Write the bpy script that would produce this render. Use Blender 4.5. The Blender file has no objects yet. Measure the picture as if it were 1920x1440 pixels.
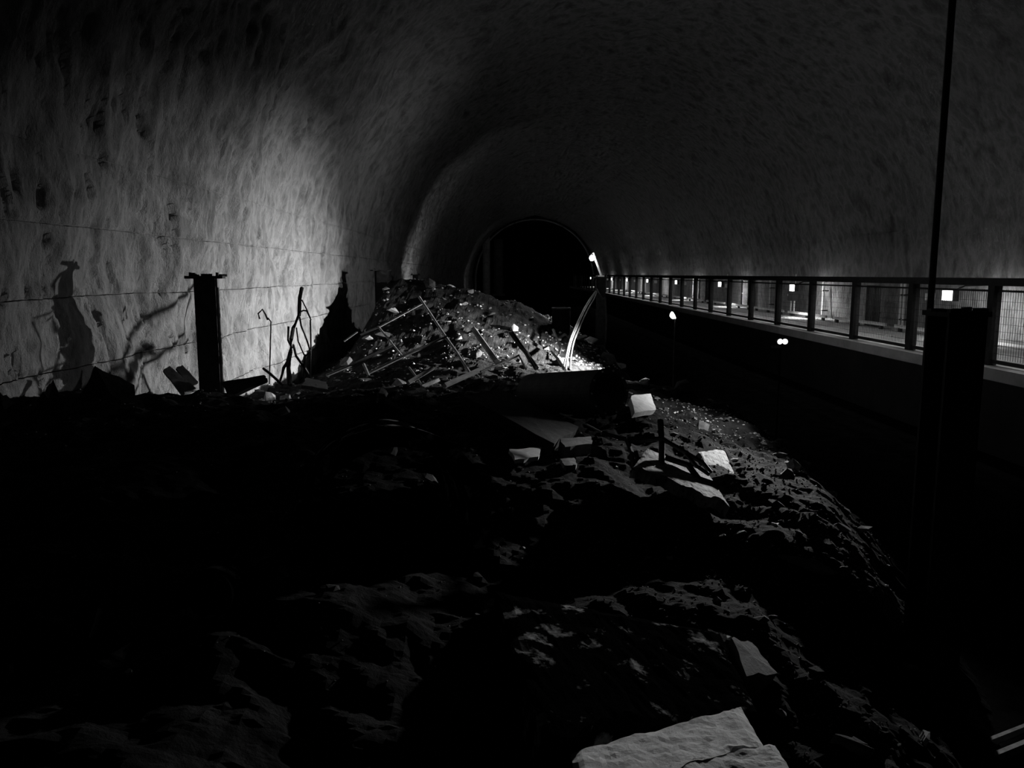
import bpy, bmesh, math, random
from mathutils import Vector, Matrix, noise

# ------------------------------------------------------------------ camera
EYE = 4.3                       # eye height above the roadway
F = 1480.0                      # focal length in pixels of the 1920x1440 frame
PITCH = math.radians(7.93)
YAW = math.radians(0.31)
scene = bpy.context.scene
C = scene.collection
cam_d = bpy.data.cameras.new('camera')
cam_d.sensor_width = 36.0
cam_d.lens = F / 1920 * 36
cam_d.clip_end = 500
cam = bpy.data.objects.new('camera', cam_d)
cam.location = (0, 0, EYE)
cam.rotation_euler = (math.pi / 2 - PITCH, 0, -YAW)
C.objects.link(cam)
scene.camera = cam

# ------------------------------------------------------------------ world, exposure
w = bpy.data.worlds.new('world')
scene.world = w
w.use_nodes = True
w.node_tree.nodes['Background'].inputs[0].default_value = (0, 0, 0, 1)
w.node_tree.nodes['Background'].inputs[1].default_value = 0.0
vs = scene.view_settings
vs.view_transform = 'Standard'
vs.look = 'None'
vs.gamma = 1.0
vs.use_curve_mapping = False
vs.exposure = 0.0

# lamp powers (W), all belong to lamps built below
P_FLOOD = 23500.0       # floodlight washing the left wall
P_MAST = 800.0         # lamp on the arm of the far column
P_WALL = 480.0          # each bulkhead lamp of the walkway
P_HID = 420.0          # unseen work light added behind the heap
P_ROAD = 2900.0         # twin work light near the walkway

# ------------------------------------------------------------------ helpers
rnd = random.Random(11)
_R = Matrix.Rotation(-YAW, 3, 'Z') @ Matrix.Rotation(math.pi / 2 - PITCH, 3, 'X')


def at(px, py, d):
    """point of the place seen at a pixel of the photograph, d metres down the tunnel"""
    v = _R @ Vector(((px - 960) / F, (720 - py) / F, -1.0))
    k = d / v.y
    return Vector((v.x * k, d, EYE + v.z * k))


def lerp_tab(t, x):
    if x <= t[0][0]:
        return t[0][1]
    for (a, b), (c, e) in zip(t, t[1:]):
        if x <= c:
            u = (x - a) / (c - a)
            u = u * u * (3 - 2 * u) * 0.5 + u * 0.5
            return b + (e - b) * u
    return t[-1][1]


class MB:
    def __init__(s):
        s.v = []
        s.f = []

    def add(s, vs_, fs):
        o = len(s.v)
        s.v += [tuple(p) for p in vs_]
        s.f += [tuple(i + o for i in f) for f in fs]
        return s

    def box(s, c, size, m=None):
        x, y, z = [k / 2 for k in size]
        pts = [Vector(p) for p in ((-x, -y, -z), (x, -y, -z), (x, y, -z), (-x, y, -z),
                                   (-x, -y, z), (x, -y, z), (x, y, z), (-x, y, z))]
        if m is not None:
            pts = [m @ p for p in pts]
        c = Vector(c)
        return s.add([p + c for p in pts], [(0, 3, 2, 1), (4, 5, 6, 7), (0, 1, 5, 4),
                                            (1, 2, 6, 5), (2, 3, 7, 6), (3, 0, 4, 7)])

    def tube(s, pts, r, n=6, r2=None, cap=True):
        pts = [Vector(p) for p in pts]
        m = len(pts)
        rings = []
        up = Vector((0.31, 0.2, 0.93)).normalized()
        for i, p in enumerate(pts):
            t = (pts[min(i + 1, m - 1)] - pts[max(i - 1, 0)]).normalized()
            a = t.cross(up)
            if a.length < 1e-3:
                a = t.cross(Vector((1, 0, 0)))
            a.normalize()
            b = t.cross(a)
            rr = r if r2 is None else r + (r2 - r) * i / (m - 1)
            rings.append([p + a * math.cos(2 * math.pi * k / n) * rr + b * math.sin(2 * math.pi * k / n) * rr
                          for k in range(n)])
        vs_ = [q for ring in rings for q in ring]
        fs = []
        for i in range(m - 1):
            for k in range(n):
                k2 = (k + 1) % n
                fs.append((i * n + k, i * n + k2, (i + 1) * n + k2, (i + 1) * n + k))
        if cap:
            fs.append(tuple(range(n))[::-1])
            fs.append(tuple((m - 1) * n + k for k in range(n)))
        return s.add(vs_, fs)

    def lathe(s, prof, n, m):
        """profile of (radius, height) turned about local z, placed by matrix m; closed loop of profile"""
        k = len(prof)
        vs_ = [m @ Vector((r * math.cos(2 * math.pi * j / n), r * math.sin(2 * math.pi * j / n), h))
               for j in range(n) for r, h in prof]
        fs = []
        for j in range(n):
            j2 = (j + 1) % n
            for i in range(k):
                i2 = (i + 1) % k
                fs.append((j * k + i, j2 * k + i, j2 * k + i2, j * k + i2))
        return s.add(vs_, fs)

    def mesh(s, name, mat, smooth=False):
        me = bpy.data.meshes.new(name)
        me.from_pydata(s.v, [], s.f)
        bm = bmesh.new()
        bm.from_mesh(me)
        bmesh.ops.recalc_face_normals(bm, faces=bm.faces)
        bm.to_mesh(me)
        bm.free()
        if smooth:
            me.polygons.foreach_set('use_smooth', [True] * len(me.polygons))
        me.materials.append(mat)
        me.update()
        return me

    def build(s, name, mat, parent=None, smooth=False):
        return link(name, s.mesh(name, mat, smooth), parent)


def link(name, me, parent=None):
    o = bpy.data.objects.new(name, me)
    C.objects.link(o)
    if parent is not None:
        o.parent = parent
    return o


def tag(o, label, cat, group=None, kind=None):
    o['label'] = label
    o['category'] = cat
    if group:
        o['group'] = group
    if kind:
        o['kind'] = kind
    return o


def structure(o, label=None):
    o['kind'] = 'structure'
    if label:
        o['label'] = label
        o['category'] = 'structure'
    return o


def empty(name, loc, rz=0.0):
    o = bpy.data.objects.new(name, None)
    C.objects.link(o)
    o.location = loc
    o.rotation_euler = (0, 0, rz)
    return o


def copy_tree(o, parent=None):
    c = o.copy()
    C.objects.link(c)
    c.parent = parent
    for ch in list(o.children):
        copy_tree(ch, c)
    return c


def local(root):
    """matrix that brings world points into a thing's own frame"""
    return (Matrix.Translation(root.location) @ root.rotation_euler.to_matrix().to_4x4()).inverted()


# ------------------------------------------------------------------ materials
def mat(name, lo, hi, scale=3.0, rough=0.9, bump=0.3, bscale=None, stretch=(1, 1, 1), metal=0.0,
        detail=8.0, spots=None, contrast=(0.35, 0.65), bdist=0.03, spec=0.25):
    m = bpy.data.materials.new(name)
    m.use_nodes = True
    nt = m.node_tree
    b = nt.nodes['Principled BSDF']
    b.inputs['Roughness'].default_value = rough
    b.inputs['Metallic'].default_value = metal
    b.inputs['Specular IOR Level'].default_value = spec
    tc = nt.nodes.new('ShaderNodeTexCoord')
    mp = nt.nodes.new('ShaderNodeMapping')
    mp.inputs['Scale'].default_value = stretch
    nt.links.new(tc.outputs['Object'], mp.inputs['Vector'])
    n1 = nt.nodes.new('ShaderNodeTexNoise')
    n1.inputs['Scale'].default_value = scale
    n1.inputs['Detail'].default_value = detail
    n1.inputs['Roughness'].default_value = 0.65
    nt.links.new(mp.outputs['Vector'], n1.inputs['Vector'])
    r = nt.nodes.new('ShaderNodeValToRGB')
    r.color_ramp.elements[0].position = contrast[0]
    r.color_ramp.elements[1].position = contrast[1]
    r.color_ramp.elements[0].color = (lo, lo, lo, 1)
    r.color_ramp.elements[1].color = (hi, hi, hi, 1)
    nt.links.new(n1.outputs['Fac'], r.inputs['Fac'])
    col = r.outputs['Color']
    if spots:
        sc, thr, k = spots
        n3 = nt.nodes.new('ShaderNodeTexNoise')
        n3.inputs['Scale'].default_value = sc
        n3.inputs['Detail'].default_value = 6
        nt.links.new(mp.outputs['Vector'], n3.inputs['Vector'])
        r3 = nt.nodes.new('ShaderNodeValToRGB')
        r3.color_ramp.elements[0].position = thr
        r3.color_ramp.elements[1].position = thr + 0.07
        r3.color_ramp.elements[0].color = (1, 1, 1, 1)
        r3.color_ramp.elements[1].color = (k, k, k, 1)
        nt.links.new(n3.outputs['Fac'], r3.inputs['Fac'])
        mx = nt.nodes.new('ShaderNodeMix')
        mx.data_type = 'RGBA'
        mx.blend_type = 'MULTIPLY'
        mx.inputs[0].default_value = 1.0
        nt.links.new(col, mx.inputs[6])
        nt.links.new(r3.outputs['Color'], mx.inputs[7])
        col = mx.outputs[2]
    nt.links.new(col, b.inputs['Base Color'])
    if bump:
        n2 = nt.nodes.new('ShaderNodeTexNoise')
        n2.inputs['Scale'].default_value = bscale or scale * 3
        n2.inputs['Detail'].default_value = 8
        n2.inputs['Roughness'].default_value = 0.7
        nt.links.new(mp.outputs['Vector'], n2.inputs['Vector'])
        bp = nt.nodes.new('ShaderNodeBump')
        bp.inputs['Strength'].default_value = bump
        bp.inputs['Distance'].default_value = bdist
        nt.links.new(n2.outputs['Fac'], bp.inputs['Height'])
        nt.links.new(bp.outputs['Normal'], b.inputs['Normal'])
    return m


def glow(name, strength):
    m = bpy.data.materials.new(name)
    m.use_nodes = True
    b = m.node_tree.nodes['Principled BSDF']
    b.inputs['Base Color'].default_value = (0.8, 0.8, 0.8, 1)
    b.inputs['Emission Color'].default_value = (1, 1, 1, 1)
    b.inputs['Emission Strength'].default_value = strength
    return m


M = {
    'rock': mat('rough hewn rock', 0.10, 0.31, 1.1, 0.95, 1.0, 3.2, (1.4, 1.4, 0.8), spots=(1.1, 0.56, 0.55), bdist=0.16),
    'lining': mat('dim pillar grey', 0.10, 0.22, 0.8, 0.95, 0.7, 3.0, bdist=0.05, spots=(0.9, 0.58, 0.6)),
    'sidewall': mat('sprayed concrete side wall', 0.26, 0.42, 0.9, 0.9, 0.5, 4.0, spots=(0.55, 0.6, 0.45), bdist=0.04),
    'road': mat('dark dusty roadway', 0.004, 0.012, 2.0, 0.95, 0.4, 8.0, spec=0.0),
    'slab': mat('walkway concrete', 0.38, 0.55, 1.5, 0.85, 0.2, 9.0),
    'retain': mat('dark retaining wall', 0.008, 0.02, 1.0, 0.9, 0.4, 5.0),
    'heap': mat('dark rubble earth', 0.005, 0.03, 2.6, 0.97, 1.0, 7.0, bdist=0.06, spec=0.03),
    'stone': mat('broken concrete', 0.08, 0.26, 3.0, 0.93, 0.6, 14.0, bdist=0.02),
    'pale': mat('pale plaster lump', 0.42, 0.68, 4.0, 0.9, 0.5, 16.0, bdist=0.015, spots=(5.0, 0.6, 0.45)),
    'dark': mat('sooty stone', 0.015, 0.06, 3.0, 0.95, 0.6, 12.0, bdist=0.02),
    'steel': mat('rusted dark steel', 0.012, 0.04, 6.0, 0.75, 0.3, 22.0, bdist=0.01),
    'bar': mat('dusty reinforcing steel', 0.16, 0.34, 8.0, 0.8, 0.3, 30.0, bdist=0.005),
    'cable': mat('pale cable sheath', 0.025, 0.06, 5.0, 0.6, 0.1, 20.0, bdist=0.003),
    'wood': mat('splintered lath', 0.32, 0.55, 5.0, 0.85, 0.4, 18.0, (1, 1, 4), bdist=0.008),
    'block': mat('porous cast block', 0.45, 0.66, 7.0, 0.92, 0.8, 34.0, bdist=0.012, spots=(8.0, 0.64, 0.5)),
    'fence': mat('dark painted steel', 0.015, 0.03, 5.0, 0.7, 0.1, 20.0, bdist=0.003),
    'galv': mat('galvanised conduit', 0.45, 0.6, 5.0, 0.5, 0.1, 20.0, bdist=0.003),
    'pipe': mat('culvert concrete with painted light patches', 0.004, 0.45, 3.6, 0.95, 0.7, 18.0, bdist=0.015, detail=5.0, contrast=(0.56, 0.66), spec=0.0),  # pale noise patches put patches of light into the colour
    'sheet': mat('crumpled pale sheet', 0.5, 0.7, 5.0, 0.8, 0.5, 16.0, bdist=0.01),
    'black': mat('black tripod paint', 0.003, 0.006, 5.0, 0.9, 0.0, spec=0.05),
    'speck': mat('speckled slab concrete', 0.2, 0.5, 6.0, 0.95, 0.6, 26.0, bdist=0.015, spots=(16.0, 0.56, 0.2)),
    'lampglow': glow('lit diffuser', 6.0),
    'floodglow': glow('lit flood lens', 30.0),
    'mastglow': glow('lit mast lamp', 40.0),
}

# ------------------------------------------------------------------ the vault
XC, ZC, RAD = 5.0, EYE - 1.0, 11.5      # axis and radius of the vault
XL, XR = XC - RAD, XC + RAD
END = 150.0


def fr(x, y, z):
    return noise.fractal((x, y, z), 0.9, 2.1, 5)


def rough(d, s, amp, side):
    """inward relief of the hewn surface; s runs along the profile"""
    o = side * 37.0
    big = fr(d * 0.16 + o, s * 0.22, 1.7) * 0.30
    mid = fr(d * 0.55 + s * 0.12 + o, s * 0.34, 5.1) * 0.16
    st = noise.ridged_multi_fractal((d * 1.1 + s * 0.25 + o, s * 0.62, 9.3), 0.9, 2.1, 4, 1.0, 2.0)
    pit = noise.noise((d * 2.2 + s * 0.7 + o, s * 1.7, 3.0)) + 0.35 * noise.noise((d * 7.0 + o, s * 6.0, 8.0))
    cr = 0.8 * noise.noise((d * 4.4 + s * 1.2 + o, s * 1.6, 6.6)) + 0.9 * noise.noise((d * 8.5 + s * 2.4 + o, s * 3.4, 2.6))
    v = big + mid + (st - 1.2) * 0.075
    if pit > 0.55:
        v -= min(0.07, (pit - 0.55) * 0.35)
    if cr > 0.40:
        v -= min(0.08, (cr - 0.40) * 0.45)
    rib = max(0.0, 1 - abs(((d + 4) % 9.0) - 4.5) / 0.7) * 0.10 if side else 0.0
    return (v + rib) * amp


def prof(s):
    """left half of the profile by arc length from the floor: point and inward normal"""
    if s < ZC:
        return XL, s, 1.0, 0.0
    a = math.pi - (s - ZC) / RAD
    return XC + RAD * math.cos(a), ZC + RAD * math.sin(a), -math.cos(a), -math.sin(a)


def columns(k, first=-9.0):
    out = []
    d = first
    while d < END:
        out.append(d)
        d += max(0.03, abs(d) * k) if d > 4 else 0.5
    out.append(END)
    return out


def vault(srange, n, cols, amp, side, mirror=False, back=0.0, groove=0.0):
    s0, s1 = srange
    b = MB()
    for i in range(n + 1):
        s = s0 + (s1 - s0) * i / n
        x, z, nx, nz = prof(s)
        e = groove if i in (0, n) else 0.0
        for d in cols:
            r = rough(d, s, amp, side) - back - e
            X = x + nx * r
            if mirror:
                X = 2 * XC - X
            b.v.append((X, d, z + nz * r))
    m = len(cols)
    b.f = [(i * m + j, i * m + j + 1, (i + 1) * m + j + 1, (i + 1) * m + j) for i in range(n) for j in range(m - 1)]
    return b


fine = columns(0.0042)
half = columns(0.014)
S_TOP = ZC + RAD * math.pi / 2
S_LEFT = ZC + RAD * math.radians(62)
joints = [0.0, 0.8, 1.85, 2.9, 3.95, 5.0, 6.05]
wl = vault((6.05, S_LEFT), 96, fine, 1.0, 0).build('wall_left', M['rock'], smooth=True)
structure(wl)
bk = vault((0.0, 6.1), 24, half, 1.0, 0, back=0.12).build('backing', M['rock'], wl, smooth=True)
for a, b_ in zip(joints, joints[1:]):
    vault((a + 0.008, b_ - 0.008), max(8, int((b_ - a) / 0.05)), fine, 1.0, 0, groove=0.02).build('masonry_course', M['rock'], wl, smooth=True)
ce = vault((S_LEFT - 0.05, S_TOP), 60, half, 0.9, 0).build('ceiling', M['rock'], smooth=True)
structure(ce)
vault((S_LEFT - 0.05, S_TOP), 60, half, 0.9, 0, mirror=True).build('vault_half', M['rock'], ce, smooth=True)
wr = vault((6.0, S_LEFT), 80, half, 0.6, 0, mirror=True).build('wall_right', M['rock'], smooth=True)
structure(wr)
vault((0.0, 6.05), 50, half, 0.45, 0, mirror=True).build('lower_face', M['rock'], wr, smooth=True)

# end of the tunnel: a narrower arched throat with pillars standing in it
def arch_pts(xc, zc, r, n=40):
    pts = [(xc - r, 0.0)] + [(xc - r * math.cos(math.pi * i / n), zc + r * math.sin(math.pi * i / n)) for i in range(n + 1)]
    return pts + [(xc + r, 0.0)]


outer = arch_pts(XC, ZC, RAD + 0.6)
inner = arch_pts(XC, ZC, RAD - 0.55)
e = MB()
k = len(outer)
e.v = [(x, END - 2, z) for x, z in outer] + [(x, END - 2, z) for x, z in inner] + [(x, END + 45, z) for x, z in inner]
e.f = [(i, i + 1, k + i + 1, k + i) for i in range(k - 1)] + [(k + i, k + i + 1, 2 * k + i + 1, 2 * k + i) for i in range(k - 1)]
e.f.append(tuple(2 * k + i for i in range(k)))
structure(e.build('wall_back', M['retain']))
lit_edge = MB()
for i in range(k - 1):
    (x0, z0), (x1, z1) = inner[i], inner[i + 1]
    lit_edge.tube([(x0, END - 2.1, z0), (x1, END - 2.1, z1)], 0.16, 5)
structure(lit_edge.build('trim_1', M['sidewall']))  # pale rim puts the lit edge of the arch into the colour
# tunnel behind the photographer is closed far back
structure(MB().box((XC, -9.6, 7), (26, 0.4, 16)).build('wall_front', M['retain']))

# roadway, walkway slab, retaining wall
WZ = EYE - 2.24
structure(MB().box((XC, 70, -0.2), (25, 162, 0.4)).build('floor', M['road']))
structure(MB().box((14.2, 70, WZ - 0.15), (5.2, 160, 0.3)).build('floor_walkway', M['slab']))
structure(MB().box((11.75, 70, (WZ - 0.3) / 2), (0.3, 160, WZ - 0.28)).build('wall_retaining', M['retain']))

# ------------------------------------------------------------------ the heap
T_L = [(0, -2.2), (6, -2.0), (9, -1.82), (11, -1.72), (12, -1.9), (14, -2.6), (18, -3.0), (24, -3.2), (34, -3.0), (60, -3.0), (80, -4.4)]
T_A = [(0, -2.2), (6, -2.05), (9, -1.85), (11.2, -1.74), (12.8, -2.2), (18, -2.8), (24, -2.75), (26.5, -1.9), (30, -0.2), (31.3, -0.3), (33.5, -1.7), (36, -2.3), (60, -2.8), (80, -4.4)]
T_B = [(0, -2.2), (6, -2.1), (9, -2.0), (11.8, -1.85), (14, -2.15), (18, -2.35), (24, -2.35), (27, -1.5), (30, -0.5), (31, -0.6), (33, -1.7), (36, -2.3), (60, -2.8), (80, -4.4)]
T_C = [(0, -2.9), (4, -2.9), (6, -2.55), (9, -2.3), (12, -2.2), (18, -2.4), (24, -2.5), (27, -1.85), (30, -0.98), (31.5, -1.3), (34, -2.2), (60, -3.0), (80, -4.4)]
T_D = [(0, -3.15), (4, -3.1), (6, -2.8), (9, -2.5), (12, -2.35), (18, -2.6), (24, -3.0), (27, -2.7), (30, -1.8), (40, -2.2), (60, -3.3), (80, -4.4)]
T_XS = [(0, 2.3), (4, 2.4), (6, 2.6), (8, 3.3), (10, 4.0), (14, 4.6), (17, 4.8), (20, 4.1), (24, 3.0), (27, 3.0), (30, 3.3), (32, 2.7), (40, 3.6), (60, 3.5)]
T_ZS = [(0, -3.3), (4, -3.3), (6, -3.0), (8, -2.75), (10, -2.8), (14, -3.0), (17, -2.95), (20, -2.8), (24, -3.4), (27, -3.1), (30, -2.6), (32, -2.9), (40, -3.0), (60, -3.8), (80, -4.4)]


def heap_rel(x, d):
    xs = lerp_tab(T_XS, d)
    kn = [(-7.2, lerp_tab(T_L, d)), (-6.0, lerp_tab(T_L, d)), (-4.4, lerp_tab(T_A, d)), (-1.66, lerp_tab(T_B, d)),
          (0.0, lerp_tab(T_C, d)), (min(2.0, xs - 0.3), lerp_tab(T_D, d)), (xs, lerp_tab(T_ZS, d)), (xs + 2.0, -4.45), (30, -4.5)]
    return lerp_tab(kn, x)


def heap_z(x, d):
    z = heap_rel(x, d) + EYE
    k = min(1.0, max(0.0, (z + 0.1) / 0.5))
    a = noise.fractal((x * 0.7, d * 0.7, 2.2), 0.8, 2.1, 5) * 0.16
    b = noise.ridged_multi_fractal((x * 1.3, d * 1.3, 7.7), 0.9, 2.1, 4, 1.0, 2.0) * 0.07 - 0.08
    return z + (a + b) * k


def on_heap(px, py, h=0.0):
    """where the line of sight through a pixel meets the heap (or a height h above it)"""
    v = _R @ Vector(((px - 960) / F, (720 - py) / F, -1.0))
    d_ = 2.0
    while d_ < 80:
        k = d_ / v.y
        if EYE + v.z * k < heap_z(v.x * k, d_) + h:
            break
        d_ += 0.02
    return Vector((v.x * k, d_, EYE + v.z * k))


def at_z(px, py, z):
    """point seen at a pixel at height z relative to the eye"""
    v = _R @ Vector(((px - 960) / F, (720 - py) / F, -1.0))
    k = z / v.z
    return Vector((v.x * k, v.y * k, EYE + z))


dl = []
d = -3.0
while d < 82:
    dl.append(d)
    d += max(0.035, d * 0.007) if d > 2.5 else 0.25
xl = [-7.0 + i * 0.055 for i in range(int(14.4 / 0.055) + 1)]
h = MB()
h.v = [(x, d, heap_z(x, d)) for d in dl for x in xl]
m = len(xl)
h.f = [(i * m + j, i * m + j + 1, (i + 1) * m + j + 1, (i + 1) * m + j) for i in range(len(dl) - 1) for j in range(m - 1)]
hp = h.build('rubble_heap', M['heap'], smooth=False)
tag(hp, 'long dark heap of earth and rubble along the rough left wall', 'rubble heap', kind='stuff')

# ------------------------------------------------------------------ steel columns
def column_set(w, H, cap=1.75, bolts=True):
    """H-section column, base at the origin"""
    root = empty('steel_column', (0, 0, 0))
    t = w * 0.09
    for sy in (-1, 1):
        MB().box((0, sy * (w / 2 - t / 2), H / 2), (w, t, H)).build('flange', M['steel'], root)
    MB().box((0, 0, H / 2), (t * 0.8, w - 2 * t, H)).build('web', M['steel'], root)
    cp = MB().box((0, 0, H + 0.02), (w * cap, w * min(cap, 1.5), 0.045)).build('cap_plate', M['steel'], root)
    MB().box((0, 0, 0.02), (w * 1.5, w * 1.5, 0.05)).build('base_plate', M['steel'], root)
    for sx in (-1, 1) if bolts else ():
        MB().tube([(sx * w * 0.62, -w * 0.5, H + 0.03), (sx * w * 0.62, -w * 0.5, H + 0.10)], 0.025, 6).build('bolt', M['steel'], cp)
    return root


def stand(root, x, d, rz=0.0, z=None):
    root.location = (x, d, heap_z(x, d) - 0.15 if z is None else z)
    root.rotation_euler = (0, 0, rz)


# (pixel of the cap plate, depth, width, label)
p = at(385, 522, 13.5)
zb = heap_z(p.x, 13.5) - 0.2
c1 = column_set(0.34, p.z - zb)
stand(c1, p.x, 13.5, math.radians(14), zb)
tag(c1, 'dark steel column with cap plate standing before the brightly lit rough wall', 'column')
MB().box((0.19, 0.0, (p.z - zb) * 0.45), (0.03, 0.10, 0.24)).build('bracket', M['steel'], c1)
MB().tube([(0.2, -0.06, 0.2), (0.2, -0.06, p.z - zb - 0.15)], 0.02, 6).build('conduit', M['bar'], c1)
lump = MB()
for q in range(7):
    a = Vector((rnd.uniform(-0.26, 0.26), rnd.uniform(-0.2, 0.2), p.z - zb + 0.05))
    lump.box(a, (rnd.uniform(0.04, 0.12), rnd.uniform(0.05, 0.12), rnd.uniform(0.02, 0.09)), Matrix.Rotation(rnd.uniform(0, 3), 3, 'Z'))
lump.build('mortar_crumbs', M['steel'], c1)
p = at(1793, 592, 6.9)
c2 = column_set(0.345, p.z, 1.12, False)
stand(c2, p.x, 6.9, math.radians(4), 0.0)
tag(c2, 'thick dark steel column with ragged cap plate in front of the fenced walkway', 'column')
lump = MB()
for q in range(10):
    a = Vector((rnd.uniform(-0.2, 0.2), rnd.uniform(-0.2, 0.2), p.z + 0.05))
    lump.box(a, (rnd.uniform(0.05, 0.16), rnd.uniform(0.05, 0.16), rnd.uniform(0.015, 0.04)), Matrix.Rotation(rnd.uniform(0, 3), 3, 'Z'))
lump.build('mortar_crumbs', M['steel'], c2)
p = at(1127, 521, 31.0)
zb = heap_z(p.x, 31.0) - 0.3
c3 = column_set(0.31, p.z - zb)
stand(c3, p.x, 31.0, math.radians(5), zb)
tag(c3, 'steel column carrying a lit lamp arm and drooping cables on the heap', 'column')
p = at(714, 508, 31.5)
zb = heap_z(p.x, 31.5) - 0.4
c4 = column_set(0.42, p.z - zb)
stand(c4, p.x, 31.5, math.radians(20), zb)
tag(c4, 'squat column top poking out of the heap crest against the shaded wall', 'column')
p = at(779, 516, 43.0)
zb = heap_z(p.x, 43.0) - 0.4
c5 = column_set(0.30, p.z - zb)
stand(c5, p.x, 43.0, 0.1, zb)
tag(c5, 'small far column with cap plate behind the heap crest', 'column')

# tall thin pole from roadway to vault
p = at(1757, 400, 7.8)
pole = empty('scaffold_pole', (p.x, 7.8, 0))
ztop = ZC + math.sqrt(RAD ** 2 - (p.x - XC) ** 2) + 0.15
MB().tube([(0, 0, 0), (0, 0, ztop)], 0.032, 10).build('tube', M['steel'], pole)
MB().tube([(0, 0, 0), (0, 0, 0.02)], 0.09, 10).build('foot_plate', M['steel'], pole)
tag(pole, 'tall thin dark pole rising past the column to the vault', 'pole')

# ------------------------------------------------------------------ lamps
def add_light(name, kind, loc, power, parent=None, size=0.08, aim=None, spot=None, blend=1.0):
    l = bpy.data.lights.new(name, kind)
    l.energy = power
    l.shadow_soft_size = size
    if spot:
        l.spot_size = math.radians(spot)
        l.spot_blend = blend
    o = bpy.data.objects.new(name, l)
    C.objects.link(o)
    o.location = loc
    if parent is not None:
        o.parent = parent
        o.location = local(parent) @ Vector(loc)
    if aim is not None:
        v = Vector(aim) - Vector(loc)
        o.rotation_euler = v.to_track_quat('-Z', 'Y').to_euler()
    return o


def flood(head, aim, size, label, power, spot, name='work_light', glowm='floodglow', blend=1.0, floor=0.0):
    """floodlight head on a tripod; head is the lens centre"""
    head = Vector(head)
    root = empty(name, (head.x, head.y, floor))
    v = (Vector(aim) - head).normalized()
    q = v.to_track_quat('-Z', 'Y').to_matrix()
    L = local(root)
    h_ = L @ head
    c = h_ - v * 0.10
    MB().lathe([(0.001, 0.10), (size * 0.75, 0.10), (size * 1.12, -0.04), (size * 1.12, -0.07), (size * 1.0, -0.07), (size * 0.9, -0.03), (0.001, -0.03)],
               16, Matrix.Translation(c) @ q.to_4x4()).build('housing', M['fence'], root)
    MB().lathe([(0.001, 0.0), (size * 0.85, -0.01), (size * 0.9, -0.06), (size * 0.72, -0.06 - size * 0.5), (size * 0.4, -0.06 - size * 0.78), (0.001, -0.06 - size * 0.88)], 16, Matrix.Translation(c - Vector((0, 0, 0)) + v * 0.0) @ q.to_4x4()).build('lens', M[glowm], root)
    top = Vector((c.x, c.y, c.z - size * 1.1))
    MB().tube([(c.x, c.y, 0.5), top], 0.022, 8).build('mast', M['black'], root)
    for i in range(3):
        a = i * 2.094 + 0.4
        MB().tube([(c.x, c.y, 0.75), (c.x + math.cos(a) * 0.5, c.y + math.sin(a) * 0.5, 0.0)], 0.016, 6).build('leg', M['black'], root)
    add_light('bulb_light', 'SPOT', head + v * (0.04 + size), power, root, size * 0.5, aim, spot, blend)
    tag(root, label, 'floodlight')
    return root


lp = at(1261, 592, 24.6)
flood(lp, (-6.4, 22.6, EYE - 7.2), 0.13, 'round floodlight on a tripod washing the rough left wall with light', P_FLOOD, 117)
# small second lens of the same kind turned to the camera side shows as a bright disc
lp2 = at(1467, 640, 15.0)
r2 = empty('twin_work_light', (lp2.x, lp2.y, 0.0))
L = local(r2)
for s_ in (-1, 1):
    hd = MB()
    cc = L @ (lp2 + Vector((s_ * 0.055, 0, 0)))
    q = Vector((-0.3 * s_ - 0.2, -0.9, -0.1)).to_track_quat('-Z', 'Y').to_matrix().to_4x4()
    MB().lathe([(0.001, 0.09), (0.04, 0.09), (0.062, -0.02), (0.055, -0.02), (0.001, 0.0)], 12, Matrix.Translation(cc) @ q).build('housing', M['fence'], r2)
    MB().lathe([(0.001, 0.0), (0.045, -0.012), (0.05, -0.025), (0.03, -0.05), (0.001, -0.06)], 12, Matrix.Translation(cc) @ q).build('lens', M['lampglow'], r2)
cz = (L @ lp2).z
MB().box((0, 0.1, cz - 0.11), (0.34, 0.05, 0.05)).build('crossbar', M['fence'], r2)
MB().tube([(0, 0.1, 0.4), (0, 0.1, cz - 0.1)], 0.02, 8).build('mast', M['black'], r2)
for i in range(3):
    a = i * 2.094 + 1.1
    MB().tube([(0, 0.1, 0.6), (math.cos(a) * 0.45, 0.1 + math.sin(a) * 0.45, 0.0)], 0.016, 6).build('leg', M['black'], r2)
add_light('bulb_light', 'SPOT', lp2 + Vector((-0.05, -0.12, 0)), P_ROAD, r2, 0.08, (1.4, 5.4, 1.6), 58)
add_light('bulb_light', 'SPOT', lp2 + Vector((-0.22, 0.0, 0)), 420.0, r2, 0.08, (2.7, 14.9, EYE - 2.7), 120)
tag(r2, 'small twin work light on a tripod between heap and walkway', 'floodlight')

# lamp on the arm of the far column
lm = at(1110, 484, 31.0)
top = at(1127, 519, 31.0)
ra = empty('arm_lamp', (top.x, top.y, top.z))
L = local(ra)
MB().tube([L @ (top + Vector((0.02, 0, 0.02))), L @ at(1122, 502, 31.0), L @ at(1114, 480, 31.0), L @ at(1112, 474, 31.0)], 0.045, 8).build('arm', M['galv'], ra)
MB().lathe([(0.001, 0.11), (0.07, 0.085), (0.105, 0.0), (0.07, -0.085), (0.001, -0.11)], 16, Matrix.Translation(L @ (lm + Vector((-0.02, -0.14, 0))))).build('bulb', M['mastglow'], ra)
MB().lathe([(0.001, 0.06), (0.06, 0.06), (0.07, -0.03), (0.001, -0.03)], 12, Matrix.Translation(L @ (lm + Vector((0.0, 0.0, 0.10))))).build('socket', M['fence'], ra)
MB().box(L @ (top + Vector((-0.03, 0, 0.03))), (0.3, 0.14, 0.05)).build('clamp', M['galv'], ra)
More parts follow.
